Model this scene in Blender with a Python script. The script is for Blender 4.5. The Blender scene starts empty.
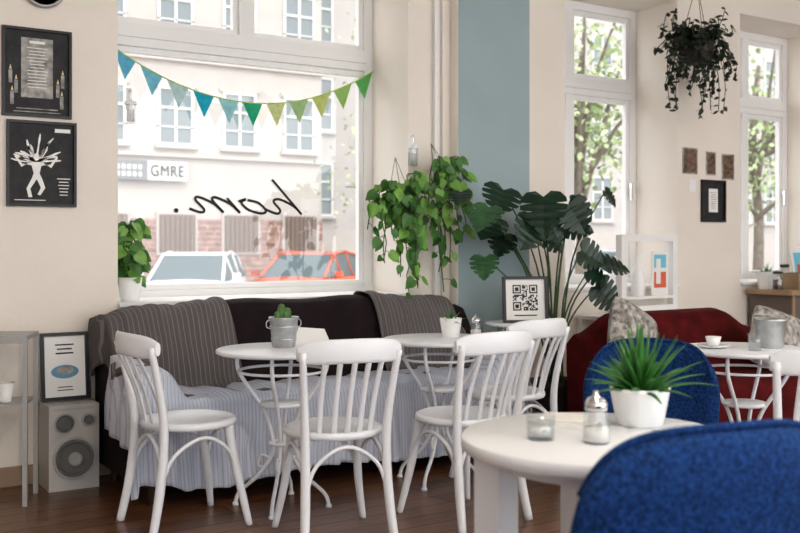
import bpy, math, random
from mathutils import Vector, Matrix
random.seed(7)
S=bpy.context.scene
S.view_settings.view_transform='Standard'
try: S.view_settings.look='Medium High Contrast'
except Exception as e: print('look',e)
pi=math.pi
# ------------------------------------------------------------ materials
def mat(name,col,rough=.6,metal=0,noise=0,nscale=8,bump=0,bscale=60,emit=0,trans=0,alpha=1,spec=.5):
    m=bpy.data.materials.new(name); m.use_nodes=True
    nt=m.node_tree; p=nt.nodes['Principled BSDF']
    p.inputs['Base Color'].default_value=(*col,1)
    p.inputs['Roughness'].default_value=rough
    p.inputs['Metallic'].default_value=metal
    p.inputs['Specular IOR Level'].default_value=spec
    tc=nt.nodes.new('ShaderNodeTexCoord')
    if noise:
        n=nt.nodes.new('ShaderNodeTexNoise'); n.inputs['Scale'].default_value=nscale; n.inputs['Detail'].default_value=4
        nt.links.new(tc.outputs['Object'],n.inputs['Vector'])
        r=nt.nodes.new('ShaderNodeValToRGB')
        r.color_ramp.elements[0].position=.3; r.color_ramp.elements[1].position=.7
        r.color_ramp.elements[0].color=(*[c*(1-noise) for c in col],1)
        r.color_ramp.elements[1].color=(*[min(1,c*(1+noise)) for c in col],1)
        nt.links.new(n.outputs['Fac'],r.inputs['Fac']); nt.links.new(r.outputs['Color'],p.inputs['Base Color'])
    if bump:
        n=nt.nodes.new('ShaderNodeTexNoise'); n.inputs['Scale'].default_value=bscale; n.inputs['Detail'].default_value=3
        nt.links.new(tc.outputs['Object'],n.inputs['Vector'])
        b=nt.nodes.new('ShaderNodeBump'); b.inputs['Strength'].default_value=bump; b.inputs['Distance'].default_value=.01
        nt.links.new(n.outputs['Fac'],b.inputs['Height']); nt.links.new(b.outputs['Normal'],p.inputs['Normal'])
    return m
def glassmat(name,tint=(1,1,1),refl=.08):
    m=bpy.data.materials.new(name); m.use_nodes=True; nt=m.node_tree; nt.nodes.clear()
    o=nt.nodes.new('ShaderNodeOutputMaterial'); t=nt.nodes.new('ShaderNodeBsdfTransparent'); g=nt.nodes.new('ShaderNodeBsdfGlossy')
    t.inputs['Color'].default_value=(*tint,1); g.inputs['Roughness'].default_value=.03
    x=nt.nodes.new('ShaderNodeMixShader'); x.inputs[0].default_value=refl
    nt.links.new(t.outputs[0],x.inputs[1]); nt.links.new(g.outputs[0],x.inputs[2]); nt.links.new(x.outputs[0],o.inputs[0])
    return m
def stripemat(name,base,line,period,duty,axis=0,rough=.9):
    m=mat(name,base,rough,bump=.3,bscale=150); nt=m.node_tree; p=nt.nodes['Principled BSDF']
    tc=nt.nodes.new('ShaderNodeTexCoord'); sx=nt.nodes.new('ShaderNodeSeparateXYZ'); nt.links.new(tc.outputs['Object'],sx.inputs[0])
    n=nt.nodes.new('ShaderNodeTexNoise'); n.inputs['Scale'].default_value=3; nt.links.new(tc.outputs['Object'],n.inputs['Vector'])
    a0=nt.nodes.new('ShaderNodeMath'); a0.operation='MULTIPLY_ADD'; a0.inputs[1].default_value=.04
    nt.links.new(n.outputs['Fac'],a0.inputs[0]); nt.links.new(sx.outputs[axis],a0.inputs[2])
    a=nt.nodes.new('ShaderNodeMath'); a.operation='DIVIDE'; a.inputs[1].default_value=period; nt.links.new(a0.outputs[0],a.inputs[0])
    f=nt.nodes.new('ShaderNodeMath'); f.operation='FRACT'; nt.links.new(a.outputs[0],f.inputs[0])
    l=nt.nodes.new('ShaderNodeMath'); l.operation='LESS_THAN'; l.inputs[1].default_value=duty; nt.links.new(f.outputs[0],l.inputs[0])
    x=nt.nodes.new('ShaderNodeMix'); x.data_type='RGBA'; x.inputs[6].default_value=(*base,1); x.inputs[7].default_value=(*line,1)
    nt.links.new(l.outputs[0],x.inputs[0]); nt.links.new(x.outputs[2],p.inputs['Base Color'])
    return m
def brickmat(name,c1,c2,mortar,scale,bw,rh,ms,rough=.8,rot=0,noise=True,bump=.3,offset=.5,freq=2):
    m=mat(name,c1,rough); nt=m.node_tree; p=nt.nodes['Principled BSDF']
    tc=nt.nodes.new('ShaderNodeTexCoord'); mp=nt.nodes.new('ShaderNodeMapping'); mp.inputs['Rotation'].default_value=rot if rot else (0,0,0)
    nt.links.new(tc.outputs['Object'],mp.inputs[0])
    b=nt.nodes.new('ShaderNodeTexBrick'); b.inputs['Scale'].default_value=scale
    b.inputs['Color1'].default_value=(*c1,1); b.inputs['Color2'].default_value=(*c2,1); b.inputs['Mortar'].default_value=(*mortar,1)
    b.inputs['Brick Width'].default_value=bw; b.inputs['Row Height'].default_value=rh; b.inputs['Mortar Size'].default_value=ms
    b.offset=offset; b.offset_frequency=freq
    nt.links.new(mp.outputs[0],b.inputs['Vector'])
    n=nt.nodes.new('ShaderNodeTexNoise'); n.inputs['Scale'].default_value=6; n.inputs['Detail'].default_value=6
    mp2=nt.nodes.new('ShaderNodeMapping'); mp2.inputs['Scale'].default_value=(1,9,1) if noise else (1,1,1)
    nt.links.new(tc.outputs['Object'],mp2.inputs[0]); nt.links.new(mp2.outputs[0],n.inputs['Vector'])
    x=nt.nodes.new('ShaderNodeMix'); x.data_type='RGBA'; x.blend_type='OVERLAY'; x.inputs[0].default_value=.8
    nt.links.new(b.outputs['Color'],x.inputs[6]); nt.links.new(n.outputs['Fac'],x.inputs[7])
    nt.links.new(x.outputs[2],p.inputs['Base Color'])
    bp=nt.nodes.new('ShaderNodeBump'); bp.inputs['Strength'].default_value=bump; bp.inputs['Distance'].default_value=.005; bp.invert=True
    nt.links.new(b.outputs['Fac'],bp.inputs['Height']); nt.links.new(bp.outputs[0],p.inputs['Normal'])
    return m
M_wall=mat('wall_cream_plaster',(.82,.76,.69),.85,noise=.03,nscale=2,bump=.08,bscale=40)
M_blue=mat('pillar_greyblue_paint',(.345,.43,.45),.8,noise=.04,nscale=3,bump=.05)
M_trimw=mat('white_gloss_paint',(.85,.84,.83),.4)
M_chair=mat('white_chair_lacquer',(.81,.83,.87),.33)
M_ceil=mat('ceiling_white',(.85,.83,.80),.9)
M_base=mat('baseboard_wood',(.33,.24,.17),.6)
M_floor=brickmat('wood_floor_planks',(.125,.06,.034),(.21,.105,.056),(.02,.012,.008),1,1.9,.13,.005,rough=.28,bump=.4)
M_black=mat('black_frame',(.012,.012,.014),.4)
M_dark=mat('dark_print',(.02,.02,.022),.6,noise=.5,nscale=20)
M_paper=mat('white_paper',(.85,.84,.82),.7)
M_paperg=mat('grey_print',(.35,.34,.32),.7,noise=.5,nscale=25)
M_paperb=mat('blue_print',(.15,.35,.5),.7)
M_browns=mat('brown_photo_print',(.16,.10,.07),.6,noise=.6,nscale=30)
M_warmp=mat('candle_glow_print',(.75,.6,.35),.7)
M_glass=glassmat('window_glass',refl=.05)
M_cup=glassmat('clear_cup_glass',(.93,.95,.96),.16)
M_sofa=mat('dark_brown_upholstery',(.020,.012,.014),.85,noise=.2,bump=.3,bscale=120,spec=.25)
M_sofar=mat('dark_red_base',(.09,.02,.02),.8)
M_blank=stripemat('grey_pinstripe_blanket',(.12,.108,.108),(.24,.225,.225),.027,.14)
M_sheet=stripemat('pale_striped_sheet',(.60,.63,.71),(.43,.46,.57),.019,.25)
M_bluef=mat('blue_woven_fabric',(.012,.046,.155),.9,noise=.6,nscale=110,bump=.6,bscale=260,spec=.2)
M_red=mat('red_velvet',(.085,.006,.007),.85,noise=.3,nscale=10,bump=.15,spec=.2)
M_leg=mat('dark_wood_leg',(.06,.035,.02),.5)
M_pot=mat('white_ceramic',(.86,.86,.86),.25)
M_zinc=mat('galvanised_tin',(.52,.54,.55),.38,metal=.8,noise=.15,nscale=20)
M_steel=mat('polished_steel',(.7,.7,.7),.2,metal=1)
M_soil=mat('potting_soil',(.03,.02,.012),.95)
M_terra=mat('dark_pot',(.05,.045,.04),.6)
M_leafA=mat('pothos_leaf',(.055,.165,.03),.45,noise=.35,nscale=12)
M_leafA2=mat('pothos_leaf_light',(.17,.34,.07),.45,noise=.3,nscale=12)
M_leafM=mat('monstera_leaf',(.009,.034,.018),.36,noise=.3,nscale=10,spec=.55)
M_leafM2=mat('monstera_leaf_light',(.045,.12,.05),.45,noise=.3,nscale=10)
M_aloe=mat('aloe_leaf',(.045,.17,.035),.4,noise=.35,nscale=20)
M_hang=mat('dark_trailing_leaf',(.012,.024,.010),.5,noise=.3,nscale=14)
M_stem=mat('green_stem',(.05,.09,.03),.6)
M_cactus=mat('cactus_green',(.10,.2,.07),.7,noise=.2,nscale=40,bump=.4,bscale=200)
M_spk=mat('speaker_case',(.50,.48,.45),.5)
M_spkd=mat('speaker_cone',(.16,.155,.15),.6)
M_spkl=mat('speaker_ring',(.42,.41,.39),.45)
M_met=mat('grey_metal_paint',(.42,.42,.42),.4,metal=.3)
M_text=mat('black_lettering',(.01,.01,.01),.5)
M_cush=mat('patterned_cushion',(.35,.33,.31),.9,noise=.75,nscale=28,bump=.2)
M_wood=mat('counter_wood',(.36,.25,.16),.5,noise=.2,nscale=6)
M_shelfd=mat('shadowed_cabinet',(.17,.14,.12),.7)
M_org=mat('orange_print',(.7,.15,.08),.6)
M_sky=mat('cyan_print',(.2,.55,.7),.6)
M_sugar=mat('sugar',(.9,.88,.85),.9)
# exterior
M_fac=mat('facade_plaster',(.50,.46,.43),.9,noise=.05,nscale=1.5)
M_fac2=mat('facade_far_plaster',(.47,.44,.42),.9,noise=.06,nscale=1.5)
M_facb=brickmat('facade_brick',(.28,.155,.13),(.33,.20,.165),(.38,.29,.26),1,.5,.16,.02,rot=(pi/2,0,0),noise=False)
M_fw=mat('facade_window_frame',(.68,.67,.65),.6)
M_fg=mat('facade_window_glass',(.22,.25,.26),.15)
M_grille=mat('basement_grille',(.20,.15,.13),.7)
M_gbar=mat('basement_grille_bar',(.34,.27,.24),.7)
M_street=mat('street_paving',(.36,.35,.34),.9,noise=.15,nscale=2)
M_sign=mat('sign_grey',(.22,.22,.23),.6)
M_cw=mat('car_paint_white',(.72,.75,.77),.25)
M_cr=mat('car_paint_red',(.56,.10,.045),.25)
M_cb=mat('car_paint_silver',(.42,.47,.52),.25)
M_cg=mat('car_glass',(.08,.11,.12),.35,spec=.3)
M_tyre=mat('tyre_rubber',(.02,.02,.02),.8)
M_bark=mat('tree_bark',(.20,.17,.14),.9,noise=.3)
M_tl=mat('tree_leaf',(.27,.35,.16),.7,noise=.3,nscale=3)
M_tl2=mat('tree_leaf_pale',(.48,.56,.33),.7,noise=.3,nscale=3)
# ------------------------------------------------------------ builder
def cr(pts,sub,closed=False):
    P=[Vector(p) for p in pts]; n=len(P)
    if n<3 or sub<=1: return P
    out=[]
    rng=n if closed else n-1
    for i in range(rng):
        if closed: a,b,c,d=P[(i-1)%n],P[i],P[(i+1)%n],P[(i+2)%n]
        else: a,b,c,d=P[max(i-1,0)],P[i],P[i+1],P[min(i+2,n-1)]
        for k in range(sub):
            t=k/sub
            out.append(.5*((2*b)+(c-a)*t+(2*a-5*b+4*c-d)*t*t+(3*b-a-3*c+d)*t**3))
    if not closed: out.append(P[-1])
    return out
class B:
    def __init__(s): s.v=[];s.f=[];s.m=[];s.s=[];s.mats=[];s.M=Matrix()
    def mi(s,m):
        if m not in s.mats: s.mats.append(m)
        return s.mats.index(m)
    def add(s,vs,fs,m,sm=False):
        o=len(s.v); s.v+=[s.M@Vector(v) for v in vs]; k=s.mi(m)
        for f in fs: s.f.append([i+o for i in f]); s.m.append(k); s.s.append(sm)
    def box(s,c,sz,m,rot=(0,0,0)):
        from mathutils import Euler
        R=Euler(rot).to_matrix(); c=Vector(c); vs=[]
        for x in(-.5,.5):
            for y in(-.5,.5):
                for z in(-.5,.5): vs.append(c+R@Vector((x*sz[0],y*sz[1],z*sz[2])))
        s.add(vs,[(0,1,3,2),(4,6,7,5),(0,4,5,1),(2,3,7,6),(0,2,6,4),(1,5,7,3)],m)
    def bb(s,x0,x1,y0,y1,z0,z1,m): s.box(((x0+x1)/2,(y0+y1)/2,(z0+z1)/2),(x1-x0,y1-y0,z1-z0),m)
    def lathe(s,prof,c,m,seg=28,rot=None,sm=True):
        c=Vector(c); vs=[];fs=[]
        R=rot.to_matrix() if rot else Matrix.Identity(3)
        for r,z in prof:
            for i in range(seg):
                a=2*pi*i/seg; vs.append(c+R@Vector((r*math.cos(a),r*math.sin(a),z)))
        for j in range(len(prof)-1):
            for i in range(seg):
                fs.append((j*seg+i,j*seg+(i+1)%seg,(j+1)*seg+(i+1)%seg,(j+1)*seg+i))
        s.add(vs,fs,m,sm)
        n=len(prof)
        if prof[0][0]>1e-5: s.add(vs[:seg],[tuple(range(seg))],m)
        if prof[-1][0]>1e-5: s.add(vs[-seg:],[tuple(range(seg))],m)
    def tube(s,pts,r,m,seg=8,sub=5,closed=False,flat=1.0,up=None):
        P=cr(pts,sub,closed); n=len(P)
        rs=r if isinstance(r,(list,tuple)) else [r]
        vs=[];fs=[]; prev=None
        for i,p in enumerate(P):
            a=P[(i-1)%n] if closed else P[max(i-1,0)]; b=P[(i+1)%n] if closed else P[min(i+1,n-1)]
            t=(b-a).normalized()
            if prev is None:
                ref=Vector(up) if up else (Vector((0,0,1)) if abs(t.z)<.9 else Vector((1,0,0)))
            else: ref=prev
            nrm=(ref-t*ref.dot(t)).normalized(); prev=nrm; bi=t.cross(nrm)
            q=i/(max(1,n-1))*(len(rs)-1); k=min(int(q),len(rs)-2) if len(rs)>1 else 0
            rr=rs[0] if len(rs)==1 else rs[k]+(rs[k+1]-rs[k])*(q-k)
            for j in range(seg):
                an=2*pi*j/seg; vs.append(p+nrm*math.cos(an)*rr+bi*math.sin(an)*rr*flat)
        L=n if closed else n-1
        for i in range(L):
            for j in range(seg):
                fs.append((i*seg+j,i*seg+(j+1)%seg,((i+1)%n)*seg+(j+1)%seg,((i+1)%n)*seg+j))
        if not closed: fs+= [tuple(range(seg)),tuple(range((n-1)*seg,n*seg))]
        s.add(vs,fs,m,True)
    def grid(s,fn,nu,nv,m,sm=True):
        vs=[fn(i/nu,j/nv) for i in range(nu+1) for j in range(nv+1)]
        fs=[(i*(nv+1)+j,(i+1)*(nv+1)+j,(i+1)*(nv+1)+j+1,i*(nv+1)+j+1) for i in range(nu) for j in range(nv)]
        s.add(vs,fs,m,sm)
    def pillow(s,w,h,t,c,m,rot=(0,0,0),bend=0,n=14,sharp=4):
        from mathutils import Euler
        R=Euler(rot).to_matrix(); c=Vector(c)
        for sg in(1,-1):
            def fn(u,v):
                a=2*u-1;b=2*v-1
                th=t/2*((1-abs(a)**sharp)*(1-abs(b)**sharp))**.5
                x=a*w/2; z=b*h/2
                k=1-.08*abs(a)**4*abs(b)**4
                return c+R@Vector((x*k,sg*th+bend*a*a,z*k))
            s.grid(fn,n,n,m)
    def obj(s,name,loc=(0,0,0),rz=0,bevel=0,rx=0,weld=False):
        me=bpy.data.meshes.new(name); me.from_pydata([tuple(v) for v in s.v],[],s.f)
        for m in s.mats: me.materials.append(m)
        for i,p in enumerate(me.polygons): p.material_index=s.m[i]; p.use_smooth=s.s[i]
        me.validate(); me.update()
        import bmesh
        bm=bmesh.new(); bm.from_mesh(me)
        if weld: bmesh.ops.remove_doubles(bm,verts=bm.verts,dist=.0005)
        bmesh.ops.recalc_face_normals(bm,faces=bm.faces); bm.to_mesh(me); bm.free()
        o=bpy.data.objects.new(name,me); S.collection.objects.link(o)
        o.location=loc; o.rotation_euler=(rx,0,rz)
        if bevel:
            md=o.modifiers.new('bevel','BEVEL'); md.width=bevel; md.segments=2; md.limit_method='ANGLE'; md.angle_limit=.9
        return o
# ------------------------------------------------------------ room shell
WY=5.40; GY=5.87; OY=5.95; SILL=.90; HEAD=3.16; CE=3.6
b=B(); b.bb(-3,11,-3,OY,-.45,0,M_floor); b.obj('floor')
b=B(); b.bb(-3,11,-3,OY,CE,CE+.1,M_ceil); b.obj('ceiling')
W=[(1.707,3.61),(4.976,6.17),(6.93,8.18)]
b=B()
xs=[-3]+[x for w in W for x in w]+[11]
for i in range(0,len(xs),2): b.bb(xs[i],xs[i+1],WY,OY,0,CE,M_wall)
for a,c in W:
    b.bb(a,c,WY,OY,0,SILL,M_wall); b.bb(a,c,WY,OY,HEAD,CE,M_wall)
b.obj('wall_back')
b=B(); b.bb(11,11.1,-3,OY,0,CE,M_wall); b.obj('wall_right')
b=B(); b.bb(-3.1,-3,-3,OY,0,CE,M_wall); b.obj('wall_left')
# pillar with painted front
b=B(); b.bb(3.90,4.515,5.252,WY-.001,0,CE,M_wall); b.bb(3.905,4.512,5.25,5.252,0,CE,M_blue); b.obj('wall_pillar')
b=B(); b.bb(3.80,3.90,5.365,WY-.001,0,CE-.001,M_trimw); b.bb(3.84,3.90,5.335,5.366,0,CE-.001,M_wall); b.obj('trim_1',bevel=.004)
b=B(); b.bb(-3,3.79,5.375,WY-.001,0,.10,M_base); b.obj('baseboard_back',bevel=.004)
b=B(); b.bb(4.53,11,5.375,WY-.001,0,.10,M_base); b.obj('baseboard_back_right',bevel=.004)
# windows
def window(name,x0,x1,lowm,upm):
    b=B(); f=.065; y0,y1=GY-.03,GY+.04
    b.bb(x0,x0+f,y0,y1,SILL,HEAD,M_trimw); b.bb(x1-f,x1,y0,y1,SILL,HEAD,M_trimw)
    b.bb(x0+f,x1-f,y0,y1,SILL,SILL+f,M_trimw); b.bb(x0+f,x1-f,y0,y1,HEAD-f,HEAD,M_trimw)
    b.bb(x0+f,x1-f,y0-.02,y1,2.42,2.56,M_trimw); b.bb(x0+f,x1-f,y0-.04,y1,2.47,2.50,M_trimw)
    for m in lowm: b.bb(m-.04,m+.04,y0-.01,y1,SILL+f,2.42,M_trimw)
    for m in upm: b.bb(m-.04,m+.04,y0-.01,y1,2.56,HEAD-f,M_trimw)
    # inner sash borders
    def sash(a,c,z0,z1):
        k=.035;yy0,yy1=GY-.015,GY+.03
        b.bb(a,a+k,yy0,yy1,z0,z1,M_trimw); b.bb(c-k,c,yy0,yy1,z0,z1,M_trimw); b.bb(a+k,c-k,yy0,yy1,z0,z0+k,M_trimw); b.bb(a+k,c-k,yy0,yy1,z1-k,z1,M_trimw)
        b.bb(a+k,c-k,GY,GY+.004,z0+k,z1-k,M_glass)
    for ms,z0,z1 in((lowm,SILL+f,2.42),(upm,2.56,HEAD-f)):
        e=[x0+f]+[q for m in ms for q in(m-.04,m+.04)]+[x1-f]
        for i in range(0,len(e),2): sash(e[i],e[i+1],z0,z1)
    # casement handle
    if lowm: b.bb(x1-f-.02,x1-f+.005,y0-.03,y0-.015,1.60,1.74,M_steel); b.bb(x1-f-.015,x1-f+.0,y0-.018,y0,1.70,1.73,M_steel)
    b.obj(name,bevel=.004)
window('window_1',*W[0],[],[2.66])
window('window_2',*W[1],[5.42],[5.42])
window('window_3',*W[2],[7.56],[7.56])
for i,(a,c) in enumerate(W):
    b=B(); b.bb(a+.001,c-.001,WY-.03,GY-.031,SILL,SILL+.025,M_trimw); b.obj('trim_%d'%(i+2),bevel=.004)
# ------------------------------------------------------------ lettering on glass
def lettering(name,X0,z0,sx,sz,th,y):
    b=B()
    strokes=[[(0,1.0),(.0,.6),(0,0),(.01,.22),(.1,.42),(.19,.36),(.2,.1),(.27,0),(.35,.12)],
      [(.46,.38),(.37,.3),(.36,.08),(.44,0),(.54,.1),(.55,.3),(.47,.4),(.57,.33)],
      [(.66,.42),(.66,.2),(.66,0),(.68,.25),(.77,.43),(.83,.35),(.83,0),(.85,.25),(.94,.43),(1.0,.35),(1.0,.08),(1.06,0),(1.14,.1)]]
    for st in strokes:
        b.tube([(X0-(p[0]+.32*p[1])*sx,y,z0+p[1]*sz) for p in st],th,M_text,seg=6,sub=6,flat=.25,up=(0,0,1))
    b.lathe([(0,-.002),(th*1.7,-.002),(th*1.7,.002),(0,.002)],(X0-1.3*sx,y,z0+th),M_text,seg=12,rot=__import__('mathutils').Euler((pi/2,0,0)))
    b.obj(name)
lettering('window_lettering',3.07,1.44,.66,.22,.0085,GY-.012)
# ------------------------------------------------------------ bunting
b=B(); cols=[(.12,.42,.6),(.18,.5,.62),(.45,.62,.62),(.01,.38,.52),(.30,.58,.62),(.02,.38,.2),(.55,.62,.3),(.35,.52,.25),(.5,.58,.2),(.30,.50,.15),(.12,.42,.12)]
bx0,bx1=1.78,3.58
def bz(t): return 2.40+.02*t-1.14*t*(1-t)*.98
pts=[(bx0+(bx1-bx0)*t/20,GY-.10,bz(t/20)) for t in range(21)]
b.tube(pts,.004,mat('bunting_tape',(.45,.58,.15),.8),seg=6,sub=2)
n=11
for i in range(n):
    t0=(i+.08)/n; t1=(i+.92)/n; mm=mat('bunting_flag_%d'%i,cols[i],.8,noise=.15,nscale=30)
    x0=bx0+(bx1-bx0)*t0;x1=bx0+(bx1-bx0)*t1; z0=bz(t0);z1=bz(t1); xm=(x0+x1)/2; zm=(z0+z1)/2-.15
    y=GY-.10
    b.add([(x0,y,z0),(x1,y,z1),(xm,y-.012,zm),(x0,y+.002,z0),(x1,y+.002,z1),(xm,y-.010,zm)],[(0,1,2),(3,5,4),(0,2,5,3),(1,4,5,2),(0,3,4,1)],mm)
b.obj('bunting_garland')
# ------------------------------------------------------------ chairs
def chair(loc,rz,name='dining_chair'):
    b=B(); m=M_chair
    b.lathe([(0,.435),(.185,.435),(.207,.44),(.213,.452),(.210,.466),(.196,.472),(.185,.466),(0,.462)],(0,0,0),m,seg=40)
    for sx in(-1,1):
        b.tube([(sx*.195,-.245,0),(sx*.18,-.205,.2),(sx*.175,-.185,.42),(sx*.185,-.205,.6),(sx*.205,-.255,.81)],[.018,.021,.020,.017,.015],m,seg=10)
        b.tube([(sx*.205,.20,0),(sx*.17,.165,.2),(sx*.155,.135,.36),(sx*.15,.125,.44)],[.015,.019,.021,.020],m,seg=10)
        # side arches
        b.tube([(sx*.172,.158,.20),(sx*.172,.12,.33),(sx*.178,0,.405),(sx*.178,-.14,.34),(sx*.18,-.20,.22)],.009,m)
    b.tube([(-.165,.16,.20),(-.13,.165,.33),(0,.17,.41),(.13,.165,.33),(.165,.16,.20)],.009,m)
    b.tube([(-.175,-.195,.22),(-.13,-.19,.34),(0,-.185,.41),(.13,-.19,.34),(.175,-.195,.22)],.009,m)
    # top rail: curved board
    def rail(u,v):
        a=2*u-1; x=.222*a; y=-.305+.075*a*a
        hh=.05*(1-abs(a)**8*.45)
        an=2*pi*v
        return Vector((x,y+math.cos(an)*.011,.805+.012*(1-a*a)+math.copysign(abs(math.sin(an))**.6,math.sin(an))*hh))
    b.grid(rail,20,12,m)
    for a in(0,1): b.add([rail(a,j/12) for j in range(12)],[tuple(range(12))],m)
    for x in(-.115,-.058,0,.058,.115):
        yb=-.305+.075*(x/.222)**2; ys=-math.sqrt(.195**2-x*x)
        b.tube([(x*.95,ys,.455),(x,(ys+yb)/2+.012,.62),(x*1.05,yb,.78)],.0125,m,seg=8,flat=.55,up=(1,0,0))
    return b.obj(name,loc,rz)
def face(dx,dy): return math.atan2(dy,dx)-pi/2
chair((1.67,4.27,0),face(1,.03))
chair((2.115,3.744,0),face(.21,.975))
chair((2.76,3.69,0),face(-.05,1))
chair((3.38,4.13,0),face(-.12,.99))
chair((3.50,2.40,0),face(.6,.8))
# ------------------------------------------------------------ bistro tables
def bistro(loc,r,h,rz,name='bistro_table',shelf=True):
    b=B(); m=M_chair
    b.lathe([(0,h-.022),(r-.01,h-.022),(r,h-.016),(r,h-.004),(r-.006,h),(0,h)],(0,0,0),m,seg=56)
    b.lathe([(.0,h-.035),(r*.55,h-.035),(r*.55,h-.022),(0,h-.022)],(0,0,0),m,seg=32)
    for k in range(4):
        a=2*pi*k/4; c,s_=math.cos(a),math.sin(a)
        fr=min(.225,r*.75)
        pr=[(r*.70,h-.03),(r*.66,h*.84),(r*.30,h*.62),(.05,h*.46),(.045,h*.34),(.11,h*.20),(fr*.9,h*.09),(fr,.012)]
        b.tube([(c*q,s_*q,z) for q,z in pr],.010,m,sub=6)
        # scroll
        b.tube([(c*.05,s_*.05,h*.30),(c*.10,s_*.10,h*.32),(c*.115,s_*.115,h*.26),(c*.09,s_*.09,h*.245)],.006,m)
        b.lathe([(0,0),(.016,0),(.014,.014),(0,.016)],(c*fr,s_*fr,0),m,seg=10)
    b.tube([(.055*math.cos(t),.055*math.sin(t),h*.40) for t in[i*pi/4 for i in range(8)]],.008,m,closed=True,sub=3)
    rr=r*.66
    b.tube([(rr*math.cos(t),rr*math.sin(t),h*.86) for t in[i*pi/6 for i in range(12)]],.007,m,closed=True,sub=3)
    if shelf: b.lathe([(0,h*.635),(.10,h*.635),(.105,h*.65),(.10,h*.66),(0,h*.66)],(0,0,0),m,seg=28)
    return b.obj(name,loc,rz)
bistro((2.14,4.28,0),.31,.75,.9)
bistro((3.06,4.28,0),.30,.75,.6)
bistro((3.985,3.08,0),.30,.75,.3)
bistro((4.09,4.88,0),.20,.75,.2,'side_table',False)
# big round table
b=B(); r=.36;h=.75
b.lathe([(0,h-.035),(r-.004,h-.035),(r,h-.03),(r,h-.005),(r-.005,h),(0,h)],(0,0,0),M_chair,seg=72)
b.lathe([(0,h-.075),(r-.09,h-.075),(r-.09,h-.035),(0,h-.035)],(0,0,0),M_chair,seg=48)
for k in range(4):
    a=pi/4+k*pi/2; b.box((.27*math.cos(a),.27*math.sin(a),(h-.036)/2),(.083,.083,h-.036),M_chair)
b.obj('round_table',(1.862,1.888,0),math.radians(12),bevel=.003)
# ------------------------------------------------------------ sofa
X0,X1=1.56,3.86; L=X1-X0
def sm(t): t=max(0,min(1,t)); return t*t*(3-2*t)
def topz(x):
    t=(x-X0)/L; e=min(t,1-t)
    return .86+.055*sm(e/.10)+.02*math.cos((t-.5)*2*pi*1)+.012*math.cos(t*2*pi*3)
def arm(x): 
    e=min(x-X0,X1-x); return .17*(1-sm((e-.10)/.14))
b=B()
N=40
def prof(x,off=0):
    tz=topz(x); a=arm(x)
    return [(5.30,.10),(5.32,.5),(5.315,tz-.10),(5.28,tz-.02),(5.22,tz),(5.14,tz-.02),(5.08,tz-.10),(5.03,.62+a*.3),(4.99,.47+a),(4.85,.455+a*1.05),(4.70,.46+a*.95),(4.61,.45+a*.85),(4.575,.40+a*.6),(4.575,.25),(4.60,.10)]
secs=[]
for i in range(N+1):
    x=X0+L*i/N; secs.append([(x,y,z) for y,z in prof(x)])
vs=[p for s_ in secs for p in s_]; k=len(secs[0])
b.add(vs,[(i*k+j,(i+1)*k+j,(i+1)*k+j+1,i*k+j+1) for i in range(N) for j in range(k-1)],M_sofa,True)
b.add(secs[0],[tuple(range(k))],M_sofa); b.add(secs[-1],[tuple(range(k))],M_sofa)
b.add([secs[0][0],secs[-1][0],secs[-1][-1],secs[0][-1]],[(0,1,2,3)],M_sofa)
b.bb(X0+.02,X1-.02,4.62,5.28,.09,.14,M_sofar)
for x in(X0+.08,X1-.08):
    for y in(4.66,5.24): b.lathe([(.018,0),(.03,.10)],(x,y,0),M_leg,seg=12)
b.obj('sofa')
# grey striped throws
def throw(name,x0,x1,v0,slope,seed,low):
    b=B()
    def fn(u,v):
        x=x0+(x1-x0)*u+slope*(v-.3)
        xc=max(X0,min(X1,x)); tz=topz(xc); a=arm(xc)
        path=[(5.335,tz-.30),(5.335,tz-.12),(5.30,tz+.0),(5.22,tz+.022),(5.12,tz+.0),(5.055,tz-.10),(5.00,.66+a*.3),(4.955,.50+a),(4.82,.485+a*1.05),(low,.49+a)]
        P=cr([(0,)+p for p in path],4); q=v*(len(P)-1); i=min(int(q),len(P)-2); p=P[i].lerp(P[i+1],q-i)
        w=.008*math.sin(u*23+seed+v*3)+.006*math.sin(u*51+v*6)
        drop=0
        if x<X0: drop=(X0-x)*3.2; xx=X0-.02-.02*math.sin(v*9)
        else: xx=x
        return Vector((xx,p.y-abs(w),max(.1,p.z+w*.5+.004-drop)))
    b.grid(fn,60,44,M_blank)
    o=b.obj(name); md=o.modifiers.new('s','SOLIDIFY'); md.thickness=.006
throw('grey_throw_blanket',1.47,2.20,0,.12,1,4.70)
throw('grey_throw_blanket',3.14,3.74,0,.05,4,4.80)
# pale sheet
b=B()
def sheet(u,v):
    # u across (with left hang), v from back of seat to front hang
    du=0
    if u<.10: x=X0-.03; du=(.10-u)/.10*.36
    else: x=X0-.03+(L+.02)*(u-.10)/.90
    xc=max(X0,min(X1,x)); a=arm(xc)
    if v<.5:
        t=v/.5; y=4.96-.40*t; z=.50+a*(1.05-.2*t)+.008*math.sin(x*17+y*9)+.006*math.sin(x*41)
        dv=0
    else:
        t=(v-.5)/.5; dv=.40*t+.02; y=4.555-.012*min(1,t*4)-(.022*math.sin(x*30+2*math.sin(x*5))+.012*math.sin(x*71+1))*sm(t*1.3)-.03*t; z=.50+a*.85
        dv*= (1+.06*math.sin(x*4+1)); dv+=a*.5*t
        z-= dv
    hang=du
    if du>0: x-= .03*sm(du*4)+.012*math.sin(y*38)*sm(du*5)
    return Vector((x,y,max(.07,z-hang)))
b.grid(sheet,150,44,M_sheet)
o=b.obj('sofa_sheet'); md=o.modifiers.new('s','SOLIDIFY'); md.thickness=.004
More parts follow.
